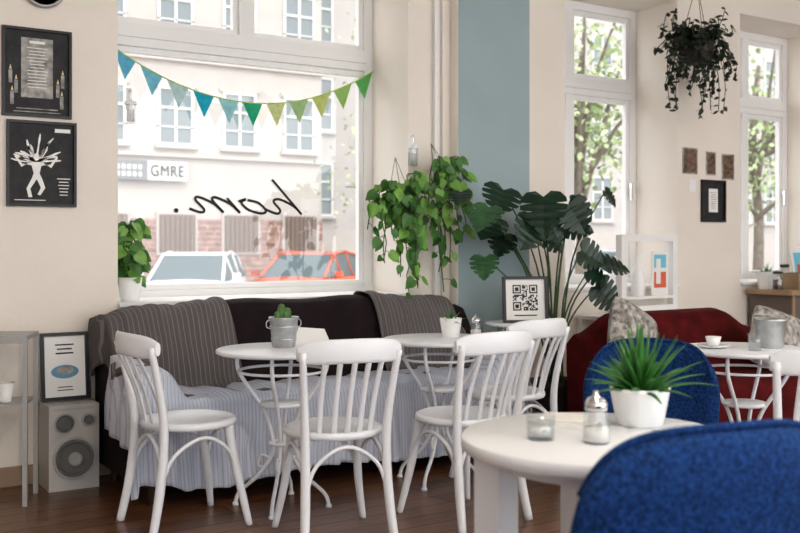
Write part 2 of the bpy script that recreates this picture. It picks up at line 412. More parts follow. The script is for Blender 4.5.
# ------------------------------------------------------------ blue tub chairs
def tub(loc,rz,z1=.88,sc=1):
    b=B(); z0=.40
    def surf(off,edge):
        def fn(u,v):
            a=2*u-1; vv=v
            k=1-.10*max(0,(vv-.55)/.45)**3 - .10*(1-vv)**2
            top=z1-.10*abs(a)**5-.035*a*a
            z=z0+(top-z0)*vv
            ang=a*1.05
            r=.30*k
            th=.030*((1-abs(a)**10)*(1-max(0,(vv-.8)/.2)**2.5))**.5
            rr=r+off*th
            return Vector((rr*math.sin(ang)*1.02*sc,-(rr*math.cos(ang))*.80-.04*vv,z))
        return fn
    b.grid(surf(1,0),28,20,M_bluef); b.grid(surf(-1,0),28,20,M_bluef)
    # piping along the rim
    f1=surf(0,0); b.tube([f1(i/28,1) for i in range(29)],.008,M_bluef,seg=8,sub=2)
    # seat
    b.lathe([(0,.36),(.22,.36),(.25,.375),(.258,.41),(.25,.45),(.20,.475),(0,.48)],(0,.02,0),M_bluef,seg=36)
    for sx in(-1,1):
        for sy in(-1,1): b.tube([(sx*.15,sy*.15,.37),(sx*.22,sy*.21,0)],[.017,.011],M_leg,sub=1)
    return b.obj('upholstered_chair',loc,rz,weld=True)
tub((2.90,2.70,0),face(-1,-.72),.855)
tub((1.640,1.49,0),face(.22,1),.902,1.17)
# ------------------------------------------------------------ red sofa + cushions
b=B()
rx0,rx1=4.16,5.70
def rprof(x):
    e=min(x-rx0,rx1-x); tz=.70+.12*sm(e/.30)
    a=.16*(1-sm((e-.10)/.08))
    return [(4.48,.08),(4.50,.5),(4.50,tz-.06),(4.44,tz),(4.36,tz-.02),(4.31,tz-.10),(4.26,.50+a*.6),(4.20,.44+a),(4.0,.44+a),(3.82,.44+a),(3.76,.40+a*.9),(3.74,.3),(3.75,.08)]
secs=[[(rx0+(rx1-rx0)*i/30,y,z) for y,z in rprof(rx0+(rx1-rx0)*i/30)] for i in range(31)]
k=len(secs[0]); b.add([p for s_ in secs for p in s_],[(i*k+j,(i+1)*k+j,(i+1)*k+j+1,i*k+j+1) for i in range(30) for j in range(k-1)],M_red,True)
b.add(secs[0],[tuple(range(k))],M_red); b.add(secs[-1],[tuple(range(k))],M_red)
b.add([secs[0][0],secs[-1][0],secs[-1][-1],secs[0][-1]],[(0,1,2,3)],M_red)
for x in(rx0+.08,rx1-.08):
    for y in(3.82,4.42): b.lathe([(.018,0),(.028,.09)],(x,y,0),M_leg,seg=12)
b.obj('red_sofa')
b=B(); b.pillow(.40,.40,.14,(0,0,0),M_cush,rot=(-.35,.5,0)); b.obj('throw_pillow',(4.38,4.17,.70))
b=B(); b.pillow(.38,.38,.13,(0,0,0),M_cush,rot=(-.2,.3,-.3)); b.obj('throw_pillow',(5.45,3.98,.64))
# ------------------------------------------------------------ plants
def leaf(b,base,d,nrm,Ln,Wd,m,kind='heart',droop=.25):
    d=Vector(d).normalized(); nrm=Vector(nrm); nrm=(nrm-d*nrm.dot(d))
    if nrm.length<1e-3: nrm=d.orthogonal()
    nrm.normalize(); sd=d.cross(nrm); base=Vector(base)
    if kind=='heart': out=[(0,0),(-.07,.2),(.04,.42),(.28,.5),(.55,.42),(.8,.2),(1,0)]
    elif kind=='oval': out=[(0,0),(.15,.3),(.4,.5),(.7,.4),(1,0)]
    else: out=[(0,0),(-.14,.18),(-.10,.40),(.06,.54),(.17,.55),(.21,.30),(.25,.56),(.37,.55),(.42,.27),(.46,.53),(.58,.47),(.61,.22),(.65,.41),(.76,.32),(.79,.16),(.83,.23),(.92,.12),(1,0)]
    for sg in (1,-1):
        vs=[];fs=[]
        for a,s_ in out:
            am=max(0,min(1,a))
            def P(a,s_): return base+d*(a*Ln)+sd*(sg*s_*Wd)+nrm*(.35*s_*Wd-droop*a*a*Ln-.5*s_*s_*Wd)
            vs+= [P(am,0),P(a,s_)]
        for i in range(len(out)-1): fs.append((2*i,2*i+2,2*i+3,2*i+1))
        b.add(vs,fs,m,True)
def rv(a,b_): return random.uniform(a,b_)
def pothos(name,origin,pot,vines,leafL,mats,pr=.075,ph=.13,hang=None,lim=None):
    b=B(); o=Vector(origin)
    b.lathe([(pr*.72,0),(pr*.9,ph*.6),(pr,ph),(pr*.93,ph),(pr*.85,ph*.85),(0,ph*.85)],o,pot,seg=24)
    b.lathe([(0,ph*.86),(pr*.86,ph*.86)],o,M_soil,seg=16)
    for (dx,dy,up,down,n) in vines:
        p=o+Vector((0,0,ph*.85)); pts=[p.copy()]
        st=8
        for i in range(1,st+1):
            t=i/st
            q=p+Vector((dx*min(1,t*1.6)+rv(-.02,.02),dy*min(1,t*1.6)+rv(-.02,.02),up*math.sin(min(1,t*2)*pi/2)-down*t*t))
            if lim: q.y=min(q.y,lim); 
            pts.append(q)
        b.tube(pts,.0035,M_stem,seg=5,sub=2)
        for k in range(n):
            t=(k+.5)/n*st; i=min(int(t),st-1); q=pts[i].lerp(pts[i+1],t-i)
            dd=Vector((rv(-1,1),rv(-1,.2),rv(-.7,.35))).normalized()
            e=q+dd*rv(.02,.06)
            if lim: e.y=min(e.y,lim)
            b.tube([q,(q+e)/2+Vector((0,0,.008)),e],.0018,M_stem,seg=4,sub=2)
            l=leafL*rv(.65,1.35)
            ld=Vector((dd.x*.7,-.25+rv(-.2,.2),-.7+rv(-.4,.5)))
            leaf(b,e,ld,Vector((rv(-.5,.5),-1,rv(.1,.8))),l,l*.8,random.choice(mats),'heart',.15)
    if hang:
        for a in(0,2.1,4.2):
            b.tube([o+Vector((pr*math.cos(a),pr*math.sin(a),ph)),hang],.002,M_stem,seg=4,sub=1)
    b.obj(name)
    
pothos('pothos_plant',(3.46,5.27,1.44),M_pot,[(rv(-.30,.16),rv(-.22,-.02),rv(-.02,.16),rv(.05,.55),8) for _ in range(17)]+[(rv(-.22,.1),rv(-.2,-.05),.05,rv(.55,.72),9) for _ in range(4)],.075,[M_leafA,M_leafA,M_leafA2],hang=Vector((3.50,5.385,1.80)),lim=5.36)
pothos('pothos_plant',(3.76,5.22,1.57),M_pot,[(rv(-.14,.12),rv(-.14,-.02),rv(.0,.18),rv(.2,.95),10) for _ in range(13)],.072,[M_leafA,M_leafA,M_leafA2],hang=Vector((3.76,5.355,1.90)),lim=5.20,pr=.065)
pothos('pothos_plant',(1.84,5.60,SILL+.025),M_pot,[(rv(-.09,.06),rv(-.12,.08),rv(.15,.36),rv(-.05,.25),6) for _ in range(11)],.072,[M_leafA,M_leafA2],pr=.07)
# monstera
b=B(); po=Vector((4.53,5.00,0))
b.lathe([(.12,0),(.16,.30),(.175,.34),(.16,.34),(.15,.31),(0,.31)],po,M_terra,seg=28); b.lathe([(0,.315),(.15,.315)],po,M_soil,seg=20)
LV=[(3.95,1.54,.21),(4.20,1.50,.24),(4.44,1.46,.20),(4.88,1.56,.12),(3.74,1.42,.17),(3.93,1.36,.20),(4.14,1.34,.20),(4.36,1.30,.20),(3.84,1.12,.15),(4.85,1.07,.20),(4.66,1.16,.18),(3.68,1.52,.12),(4.52,1.32,.17),(4.80,.92,.20),(4.58,1.48,.14),(4.72,1.02,.16),(4.32,1.40,.20),(4.05,1.26,.16)]
for i,(x,z,l) in enumerate(LV):
    y=4.88+rv(-.16,.10); e=Vector((x,y,z+.04))
    if x>4.5: y=4.9;e.y=4.9
    mid=po+Vector(((x-po.x)*.35,(y-po.y)*.2,.32+(z-.32)*.65))
    b.tube([po+Vector((rv(-.05,.05),rv(-.05,.05),.30)),mid,e],[.008,.006,.004],M_stem,seg=6,sub=6)
    sx=1 if x>4.2 else -1
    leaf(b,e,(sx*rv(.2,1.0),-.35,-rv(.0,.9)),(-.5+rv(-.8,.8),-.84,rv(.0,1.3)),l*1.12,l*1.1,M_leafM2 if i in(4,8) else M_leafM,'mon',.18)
b.obj('monstera_plant')
# hanging plant by window pier
b=B(); o=Vector((6.02,5.08,2.60))
b.lathe([(.07,0),(.12,.08),(.13,.16),(.12,.16),(.11,.13),(0,.13)],o,M_terra,seg=24)
for a in(0,2.1,4.2): b.tube([o+Vector((.125*math.cos(a),.125*math.sin(a),.16)),o+Vector((0,0,.62))],.003,M_black,seg=4,sub=1)
b.tube([o+Vector((0,0,.62)),Vector((6.02,5.08,CE))],.003,M_black,seg=4,sub=1)
for _ in range(105):
    a=rv(0,2*pi); rr=rv(.10,.40)*rv(.7,1); dn=rv(-.28,.30)
    if _%12==0: dn=.45
    pts=[o+Vector((0,0,.14)),o+Vector((rr*.5*math.cos(a),rr*.45*math.sin(a),.14+rv(.04,.14))),o+Vector((rr*math.cos(a),min(.22,rr*.8*math.sin(a)),.12-dn*.5)),o+Vector((rr*1.05*math.cos(a+.2),min(.22,rr*.8*math.sin(a+.2)),.10-dn))]
    b.tube(pts,.003,M_hang,seg=4,sub=4); P=cr(pts,4)
    for q in P[3:]:
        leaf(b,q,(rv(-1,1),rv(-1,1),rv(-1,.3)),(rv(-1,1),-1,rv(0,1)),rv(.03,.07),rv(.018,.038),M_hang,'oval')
b.obj('hanging_plant')
# aloe on round table
def blades(b,o,n,Lmin,Lmax,w,m,spread):
    for i in range(n):
        a=i*2.399+rv(-.2,.2); f=i/n; el=1.45-spread*f+rv(-.1,.1); Ln=rv(Lmin,Lmax)
        d=Vector((math.cos(a)*math.cos(el),math.sin(a)*math.cos(el),math.sin(el)))
        h_=Vector((math.cos(a),math.sin(a),0))
        pts=[o+h_*.012*f*3]
        for k in range(1,6):
            t=k/5; pts.append(o+h_*.03*f+d*Ln*t+Vector((0,0,-.30*Ln*t*t*f)))
        b.tube(pts,[w,w*1.0,w*.8,w*.5,w*.12],m,seg=6,sub=2,flat=.35,up=tuple(Vector((-math.sin(a),math.cos(a),0))))
b=B(); o=Vector((2.065,1.94,.75))
b.lathe([(.058,0),(.064,.004),(.080,.090),(.083,.104),(.076,.104),(.072,.092),(0,.092)],o,M_pot,seg=40); b.lathe([(0,.093),(.072,.093)],o,M_soil,seg=20)
blades(b,o+Vector((0,0,.09)),64,.13,.21,.0115,M_aloe,1.15)
b.obj('potted_aloe')
# cactus in tin
b=B(); o=Vector((2.17,4.32,.75))
b.lathe([(.052,0),(.056,.01),(.068,.13),(.074,.14),(.072,.146),(.066,.14),(.062,.125),(0,.125)],o,M_zinc,seg=32)
for z in(.04,.10): b.lathe([(.0545+z*.12,z-.004),(.0585+z*.12,z),(.0545+z*.12,z+.004)],o,M_zinc,seg=32)
for sx in(-1,1): b.tube([o+Vector((sx*.066,0,.09)),o+Vector((sx*.09,0,.10)),o+Vector((sx*.09,0,.125)),o+Vector((sx*.072,0,.135))],.003,M_zinc,seg=5)
for x,y,hh,rr in((-.012,0,.085,.02),(.025,.01,.065,.018),(-.04,-.01,.05,.014),(.0,-.02,.05,.015)):
    b.lathe([(rr*.8,0),(rr,.012),(rr,hh*.7),(rr*.7,hh*.92),(0,hh)],o+Vector((x,y,.125)),M_cactus,seg=12)
b.obj('potted_cactus')
b=B(); b.add([(-.09,0,.002),(.09,0,.002),(.06,.05,.075),(-.07,.045,.085)],[(0,1,2,3)],M_paper); b.add([(-.09,.10,.002),(.09,.10,.002),(.06,.05,.075),(-.07,.045,.085)],[(0,1,2,3)],M_paper)
b.obj('menu_card',(2.33,4.33,.75),-.5)
def smallpot(loc,s_,name='potted_succulent'):
    b=B(); o=Vector((0,0,0))
    b.lathe([(.042*s_,0),(.055*s_,.09*s_),(.05*s_,.09*s_),(.046*s_,.075*s_),(0,.075*s_)],o,M_pot,seg=24)
    blades(b,o+Vector((0,0,.07*s_)),16,.04*s_,.08*s_,.007,M_aloe,1.2)
    b.obj(name,loc)
smallpot((3.17,4.33,.75),1.1)
def shaker(loc,s_=1):
    b=B(); 
    b.lathe([(.0,0),(.030,0),(.034,.006),(.034,.045),(.028,.075),(.024,.085)],(0,0,0),M_cup,seg=28)
    b.lathe([(0,.004),(.031,.006),(.031,.040),(.0,.044)],(0,0,0),M_sugar,seg=24)
    b.lathe([(.026,.082),(.028,.085),(.028,.100),(.022,.112),(.008,.118),(.006,.132),(0,.132)],(0,0,0),M_steel,seg=28)
    o=b.obj('sugar_shaker',loc); o.scale=(s_,s_,s_)
shaker((1.782,1.82,.75)); shaker((3.27,4.24,.75),.9)
b=B(); b.lathe([(0,0),(.034,0),(.036,.004),(.037,.062),(.034,.062),(.033,.008),(0,.008)],(0,0,0),M_cup,seg=32); b.lathe([(0,.009),(.026,.009),(.026,.026),(0,.026)],(0,0,0),M_sugar,seg=24); b.obj('tealight_glass',(1.70,1.935,.75))
b=B(); b.box((0,0,.006),(.13,.17,.012),M_paper); b.box((.01,.0,.016),(.11,.15,.006),M_paper,rot=(0,0,.2)); b.obj('notebook',(1.90,2.06,.75),.4,bevel=.001)
b=B(); b.tube([(-.07,0,.004),(.0,0,.006),(.045,0,.004)],[.003,.0025,.003],M_steel,seg=6); b.lathe([(0,0),(.009,.001),(.011,.003),(0,.002)],(.058,0,.002),M_steel,seg=12); b.obj('teaspoon',(1.97,1.80,.75),.7)
# right table bucket, cup
b=B(); b.lathe([(.055,0),(.06,.01),(.075,.13),(.08,.14),(.072,.138),(.056,.012),(0,.012)],(0,0,0),M_zinc,seg=32); b.tube([(-.078,0,.12),(-.06,.05,.15),(0,.08,.155),(.06,.05,.15),(.078,0,.12)],.003,M_zinc,seg=5); b.obj('metal_bucket',(4.10,3.02,.75))
b=B(); b.lathe([(0,0),(.028,0),(.034,.08),(.031,.08),(.026,.006),(0,.006)],(0,0,0),M_cup,seg=24); b.obj('drinking_glass',(3.93,2.98,.75))
b=B(); b.lathe([(0,0),(.05,.003),(.075,.012),(.075,.014),(0,.006)],(0,0,0),M_pot,seg=28); b.lathe([(0,.012),(.026,.012),(.038,.055),(.034,.055),(.024,.016),(0,.016)],(0,0,0),M_pot,seg=28); b.obj('coffee_cup',(3.86,3.16,.75))
# ------------------------------------------------------------ frames
def frame(name,x0,x1,z0,z1,y,fw,art,fm=M_black,bg=M_dark,tilt=0,d=.02):
    b=B(); w=x1-x0;h=z1-z0
    b.bb(0,w,-d,0,0,fw,fm); b.bb(0,w,-d,0,h-fw,h,fm); b.bb(0,fw,-d,0,fw,h-fw,fm); b.bb(w-fw,w,-d,0,fw,h-fw,fm)
    b.bb(fw,w-fw,-.006,0,fw,h-fw,bg)
    art(b,w,h)
    return b.obj(name,(x0,y,z0),0,rx=tilt)
def q(b,x0,x1,z0,z1,m,y=-.008): b.bb(x0,x1,y,y+.001,z0,z1,m)
def lines(b,x0,x1,z1,n,dz,m,th=.004,y=-.0095):
    for i in range(n):
        k=rv(.55,1); c=(x0+x1)/2; q(b,c-(x1-x0)/2*k,c+(x1-x0)/2*k,z1-i*dz-th,z1-i*dz,m,y)
def artA(b,w,h):
    q(b,.095,w-.095,.10,h-.05,M_paperg); lines(b,.12,w-.12,h-.10,13,.017,M_paper)
    lines(b,.11,w-.11,h-.065,1,.02,M_paper,.014)
    for x,z in((.05,.13),(.07,.19),(.042,.24),(w-.05,.12),(w-.07,.18),(w-.045,.23)):
        b.add([(x-.006,-.009,z),(x+.006,-.009,z),(x+.004,-.009,z+.012),(x,-.009,z+.026),(x-.004,-.009,z+.012)],[(0,1,2,3,4)],M_warmp)
        q(b,x-.009,x+.009,z-.07,z-.003,M_paperg)
    lines(b,.05,w-.05,.045,2,.016,M_paperg,.006)
def poly(b,pts,m,y=-.009): b.add([(x,y,z) for x,z in pts],[tuple(range(len(pts)))],m)
def artB(b,w,h):
    # pale dancing figure with streaming raised strokes
    cx,cz=w*.42,h*.50
    random.seed(21)
    for i in range(15):
        a=.15+i*(pi-.1)/14+rv(-.08,.08); l=rv(.08,.155); wd=rv(.003,.007); be=rv(-.6,.6)
        p=Vector((cx+rv(-.01,.01),-.009,cz+.01)); pts=[]
        for k in range(6):
            aa=a+be*k/5; pts.append((p.copy(),aa,wd*(1.3-k*.16)+ (.003 if k==4 else 0))); p=p+Vector((math.cos(aa),0,math.sin(aa)))*l/5
        Lf=[];Rt=[]
        for pp,aa,w_ in pts:
            n_=Vector((-math.sin(aa),0,math.cos(aa))); Lf.append(pp+n_*w_); Rt.append(pp-n_*w_)
        vs=Lf+Rt[::-1]
        b.add(vs,[(k,k+1,10-k,11-k) for k in range(5)],M_paper)
    y=-.0095
    poly(b,[(cx+.016*math.cos(t),cz+.035+.02*math.sin(t)) for t in[i*pi/6 for i in range(12)]],M_paper,y)
    poly(b,[(cx-.03,cz+.01),(cx+.03,cz+.01),(cx+.016,cz-.05),(cx+.03,cz-.08),(cx-.025,cz-.08),(cx-.014,cz-.05)],M_paper,y)
    poly(b,[(cx-.025,cz-.08),(cx+.002,cz-.08),(cx-.03,cz-.13),(cx-.02,cz-.175),(cx-.04,cz-.175),(cx-.05,cz-.13)],M_paper,y)
    poly(b,[(cx+.002,cz-.08),(cx+.03,cz-.08),(cx+.045,cz-.125),(cx+.02,cz-.165),(cx+.005,cz-.16),(cx+.022,cz-.125)],M_paper,y)
    for s_ in(-1,1): poly(b,[(cx+s_*.028,cz+.01),(cx+s_*.075,cz-.02),(cx+s_*.11,cz+.035),(cx+s_*.10,cz+.04),(cx+s_*.07,cz-.002),(cx+s_*.025,cz-.01)],M_paper,y)
    lines(b,w-.10,w-.03,.15,6,.017,M_paper,.005); q(b,w-.11,w-.03,h-.055,h-.035,M_paper)
    lines(b,.03,w-.15,.035,1,.02,M_paper)
frame('framed_poster',1.105,1.455,1.905,2.365,WY-.002,.014,artA)
frame('framed_poster',1.128,1.480,1.44,1.885,WY-.002,.014,artB)
def artC(b,w,h):
    b.add([(w/2+.07*math.cos(t),-.008,h*.42+.035*math.sin(t)) for t in[i*pi/12 for i in range(24)]],[tuple(range(24))],M_paperb)
    b.add([(w/2+.045*math.cos(t),-.009,h*.44+.022*math.sin(t)) for t in[i*pi/12 for i in range(24)]],[tuple(range(24))],M_paperg)
    lines(b,.07,w-.07,h-.06,3,.022,M_text,.007,-.009); lines(b,.08,w-.08,.07,2,.016,M_text,.004,-.009)
frame('framed_poster',1.275,1.520,.435,.785,5.29,.018,artC,bg=M_paper,tilt=-.10)
frame('framed_picture',6.44,6.73,1.42,1.76,WY-.002,.016,lambda b,w,h:(q(b,.09,w-.09,.08,h-.07,M_paper),lines(b,.11,w-.11,h-.1,8,.018,M_text,.003)),bg=M_dark)
for x0,x1,z0,z1 in((6.225,6.40,1.80,2.01),(6.505,6.62,1.80,1.99),(6.70,6.85,1.77,1.98)):
    b=B(); b.bb(x0,x1,WY-.006,WY-.001,z0,z1,M_paperg); b.bb(x0+.012,x1-.012,WY-.008,WY-.006,z0+.012,z1-.012,M_browns); b.obj('photo_print')
b=B(); b.bb(6.30,6.38,WY-.004,WY-.001,1.66,1.76,M_paper); b.obj('paper_note')
# QR sign
def artQ(b,w,h):
    n=21;cs=.16/n;ox=(w-.16)/2;oz=(h-.16)/2+.012
    def fin(i,j):
        for a,c in((0,0),(0,14),(14,14)):
            if a<=i<a+7 and c<=j<c+7:
                di,dj=i-a,j-c; return (di in(0,6) or dj in(0,6) or (2<=di<=4 and 2<=dj<=4))
            if a-1<=i<=a+7 and c-1<=j<=c+7: return False
        return random.random()<.5
    for i in range(n):
        for j in range(n):
            if fin(i,j): q(b,ox+i*cs,ox+(i+1)*cs,oz+j*cs,oz+(j+1)*cs,M_text)
    lines(b,.07,w-.07,.05,1,.02,M_text,.007)
o=frame('qr_code_sign',-.145,.145,0,.29,0,.018,artQ,bg=M_paper,tilt=-.10); 
o.data.transform(Matrix.Translation((-.145,0,0)))
o.location=(4.085,4.79,.751); o.rotation_euler=(-.10,0,-.42)
# clock top-left
b=B(); E=__import__('mathutils').Euler((pi/2,0,0))
b.lathe([(0,0),(.11,0),(.115,.02),(.10,.035),(.097,.02),(0,.02)],(0,0,0),M_met,seg=40,rot=E); b.lathe([(0,.021),(.096,.021)],(0,0,0),M_paper,seg=32,rot=E)
b.box((.0,-.024,.03),(.006,.002,.06),M_black); b.box((.02,-.024,0),(.05,.002,.006),M_black); b.obj('wall_clock',(1.31,WY-.001,2.59))
# little wall lanterns
for x,z,nm,yy in((1.90,2.00,'glass_lantern',GY-.10),(3.63,1.80,'glass_lantern',WY-.03)):
    b=B(); b.tube([(0,.028,.11),(0,0,.12),(0,0,.07)],.003,M_steel,seg=5)
    b.lathe([(.0,.07),(.028,.065),(.03,.055),(.03,.05)],(0,0,0),M_trimw,seg=16); b.lathe([(.027,.05),(.027,-.04),(0,-.045)],(0,0,0),M_cup,seg=16); b.lathe([(0,-.03),(.018,-.03),(.018,.03),(0,.035)],(0,0,0),M_trimw,seg=14)
    b.box((0,.027,.08),(.03,.006,.10),M_trimw)
    o=b.obj(nm,(x,yy,z)); o.scale=(1.25,1,1.25)
# ------------------------------------------------------------ speaker, side table
b=B(); b.bb(-.125,.125,-.11,.11,0,.43,M_spk)
def disc(x,z,r,m,y,dep=.012): b.lathe([(0,dep*.3),(r*.35,dep*.5),(r*.85,0),(r*.9,dep),(r,dep),(r,0)],(x,y,z),m,seg=32,rot=E)
disc(0,.16,.108,M_spkl,-.11); disc(0,.16,.090,M_spkd,-.116); disc(0,.16,.035,M_spkl,-.124)
disc(-.05,.34,.050,M_spkl,-.11); disc(-.05,.34,.040,M_spkd,-.116); disc(.068,.35,.034,M_spkl,-.11); disc(.068,.35,.023,M_spkd,-.116)
b.box((0,-.112,.41),(.2,.004,.012),M_spkl); b.obj('loudspeaker',(1.405,5.25,0),-.02,bevel=.006)
b=B(); w,d=.50,.28
b.bb(-w,0,0,d,.79,.81,M_met); b.bb(-w+.02,-.02,.02,d-.02,.47,.485,M_met)
b.bb(-w,0,-.006,.0,.775,.81,M_met)
for x in(-w+.012,-.012):
    for y in(.012,d-.012): b.bb(x-.011,x+.011,y-.011,y+.011,0,.79,M_met)
b.obj('metal_side_table',(1.125,4.93,0),-.42)
b=B(); b.lathe([(.03,0),(.045,.09),(.042,.09),(.03,.01),(0,.01)],(0,0,0),M_pot,seg=20); b.obj('ceramic_cup',(1.06,5.09,.485))
# ------------------------------------------------------------ console with white frame
b=B(); b.bb(5.05,6.12,5.08,5.36,.70,.73,M_trimw)
for x in(5.08,6.09):
    for y in(5.10,5.33): b.bb(x-.02,x+.02,y-.02,y+.02,0,.70,M_trimw)
b.obj('console_table',bevel=.003)
b=B(); w,h=.60,.58
for a in((0,w,0,.05),(0,w,h-.05,h),(0,.05,.05,h-.05),(w-.05,w,.05,h-.05)): b.bb(a[0],a[1],-.03,.03,a[2],a[3],M_trimw)
b.bb(.05,w-.05,-.03,.03,.10,.12,M_trimw)
b.bb(.34,.51,-.012,.0,.121,.46,M_paper); b.bb(.36,.49,-.014,-.012,.33,.43,M_sky); b.bb(.36,.49,-.014,-.012,.18,.30,M_org); b.bb(.38,.43,-.015,-.014,.21,.40,M_paper)
b.lathe([(.05,.121),(.05,.28),(.03,.33),(.018,.36),(.018,.42),(0,.42)],(.20,.0,0),M_pot,seg=20)
b.obj('display_frame',(5.40,5.28,.731),0,bevel=.002)
# ------------------------------------------------------------ counter in window 3
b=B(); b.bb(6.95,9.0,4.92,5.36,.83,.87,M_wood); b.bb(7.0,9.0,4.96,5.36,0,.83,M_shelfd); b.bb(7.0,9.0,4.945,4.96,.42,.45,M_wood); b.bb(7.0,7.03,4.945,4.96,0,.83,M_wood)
b.obj('wooden_counter',bevel=.004)
b=B(); b.bb(0,.30,0,.02,0,.34,M_paper); b.bb(.03,.27,-.003,0,.05,.30,M_sky); b.bb(.06,.2,-.005,-.003,.08,.2,M_org); b.obj('magazine',(7.42,5.22,.87),0,rx=-.15)
b=B(); b.bb(0,.26,0,.16,0,.13,M_wood); b.bb(.01,.25,.01,.15,.13,.135,M_shelfd); b.obj('wooden_box',(7.18,5.02,.87),.1,bevel=.003)
b=B(); b.bb(0,.30,0,.03,0,.62,M_paper); b.obj('white_board',(7.83,5.15,.87),0,rx=-.08,bevel=.003)
smallpot((7.07,5.24,.871),1.6)
for x,y,hh in((6.99,5.08,.15),(7.33,5.26,.20)):
    b=B(); b.lathe([(0,0),(.04,0),(.044,.01),(.044,hh*.8),(.034,hh*.88)],(0,0,0),M_cup,seg=20); b.lathe([(0,.006),(.039,.008),(.039,hh*.55),(0,hh*.56)],(0,0,0),M_browns,seg=18); b.lathe([(.036,hh*.87),(.038,hh),(0,hh)],(0,0,0),M_terra,seg=18); b.obj('storage_jar',(x,y,.87))
frame('framed_picture',7.62,7.80,.872,1.10,5.12,.014,lambda b,w,h:q(b,.03,w-.03,.03,h-.03,M_paperg),tilt=-.12)
b=B(); b.lathe([(.06,0),(.085,.12),(.08,.12),(.055,.01),(0,.01)],(0,0,0),M_zinc,seg=24); b.obj('metal_bowl',(7.56,4.99,.87))
# ------------------------------------------------------------ outside
b=B(); b.bb(-40,80,OY,60,-.6,-.4,M_street); b.bb(-40,80,24,28,-.4,-.28,M_street); b.obj('street_ground')
FY=28.0
b=B(); xe=15.4
b.bb(-10,xe,FY,FY+6,1.95,14,M_fac); b.bb(-10,xe,FY-.06,FY+6,-.4,1.95,M_facb); b.bb(-10,xe,FY-.12,FY,3.75,3.85,M_fac); b.bb(-10,xe,FY-.12,FY,6.55,6.65,M_fac)
def fwin(b,x0,x1,z0,z1,y,arch=False):
    b.bb(x0-.1,x1+.1,y-.05,y+.01,z1,z1+.12,M_fac); b.bb(x0-.1,x1+.1,y-.14,y+.01,z0-.1,z0,M_fac)
    b.bb(x0,x1,y-.012,y,z0,z1,M_fg)
    for x in(x0,(x0+x1)/2-.04,x1-.08): b.bb(x,x+.08,y-.05,y-.012,z0,z1,M_fw)
    for z in(z0,z0+(z1-z0)*.62,z1-.08): b.bb(x0,x1,y-.055,y-.012,z,z+.07,M_fw)
    b.bb(x0,x1,y-.05,y-.012,z0+(z1-z0)*.3,z0+(z1-z0)*.3+.04,M_fw)
for k in range(-8,3):
    x=10+2.02*k
    fwin(b,x,x+1.1,4.1,5.8,FY); fwin(b,x,x+1.1,7.2,9.0,FY); fwin(b,x,x+1.1,10.4,12.1,FY)
    b.bb(x-.05,x+1.2,FY-.09,FY,.9,2.15,M_fac); b.bb(x+.03,x+1.12,FY-.12,FY-.09,.98,2.07,M_grille)
    for j in range(7): b.bb(x+.1+.15*j,x+.12+.15*j,FY-.16,FY-.12,.95,2.1,M_gbar)
b.obj('facade_building')
b=B(); y2=FY+3
b.bb(xe,70,y2,y2+6,1.7,16,M_fac2); b.bb(xe,70,y2-.06,y2+6,-.4,1.7,M_fac)
for k in range(22):
    x=xe+.9+2.3*k
    for z in(2.2,5.2,8.3,11.4): fwin(b,x,x+1.2,z,z+1.9,y2)
b.obj('facade_building')
b=B(); b.bb(8.0,9.65,FY-.2,FY-.13,3.05,3.6,M_sign); b.bb(9.65,10.85,FY-.2,FY-.13,3.05,3.6,M_fw)
for r_,(zz) in enumerate((3.4,3.2)):
    x=8.1
    while x<9.5:
        b.bb(x,x+.09,FY-.22,FY-.2,zz-.05,zz+.07,M_paper); x+=.16
b.obj('street_sign_board')
t=bpy.data.curves.new('sign_text','FONT'); t.body='GMRE'; t.size=.46; t.extrude=.01; t.space_character=1.08
o=bpy.data.objects.new('sign_text',t); S.collection.objects.link(o); o.location=(9.72,FY-.215,3.17); o.rotation_euler=(pi/2,0,0); o.scale=(.80,1,1); t.materials.append(M_text)
o.parent=bpy.data.objects['street_sign_board']
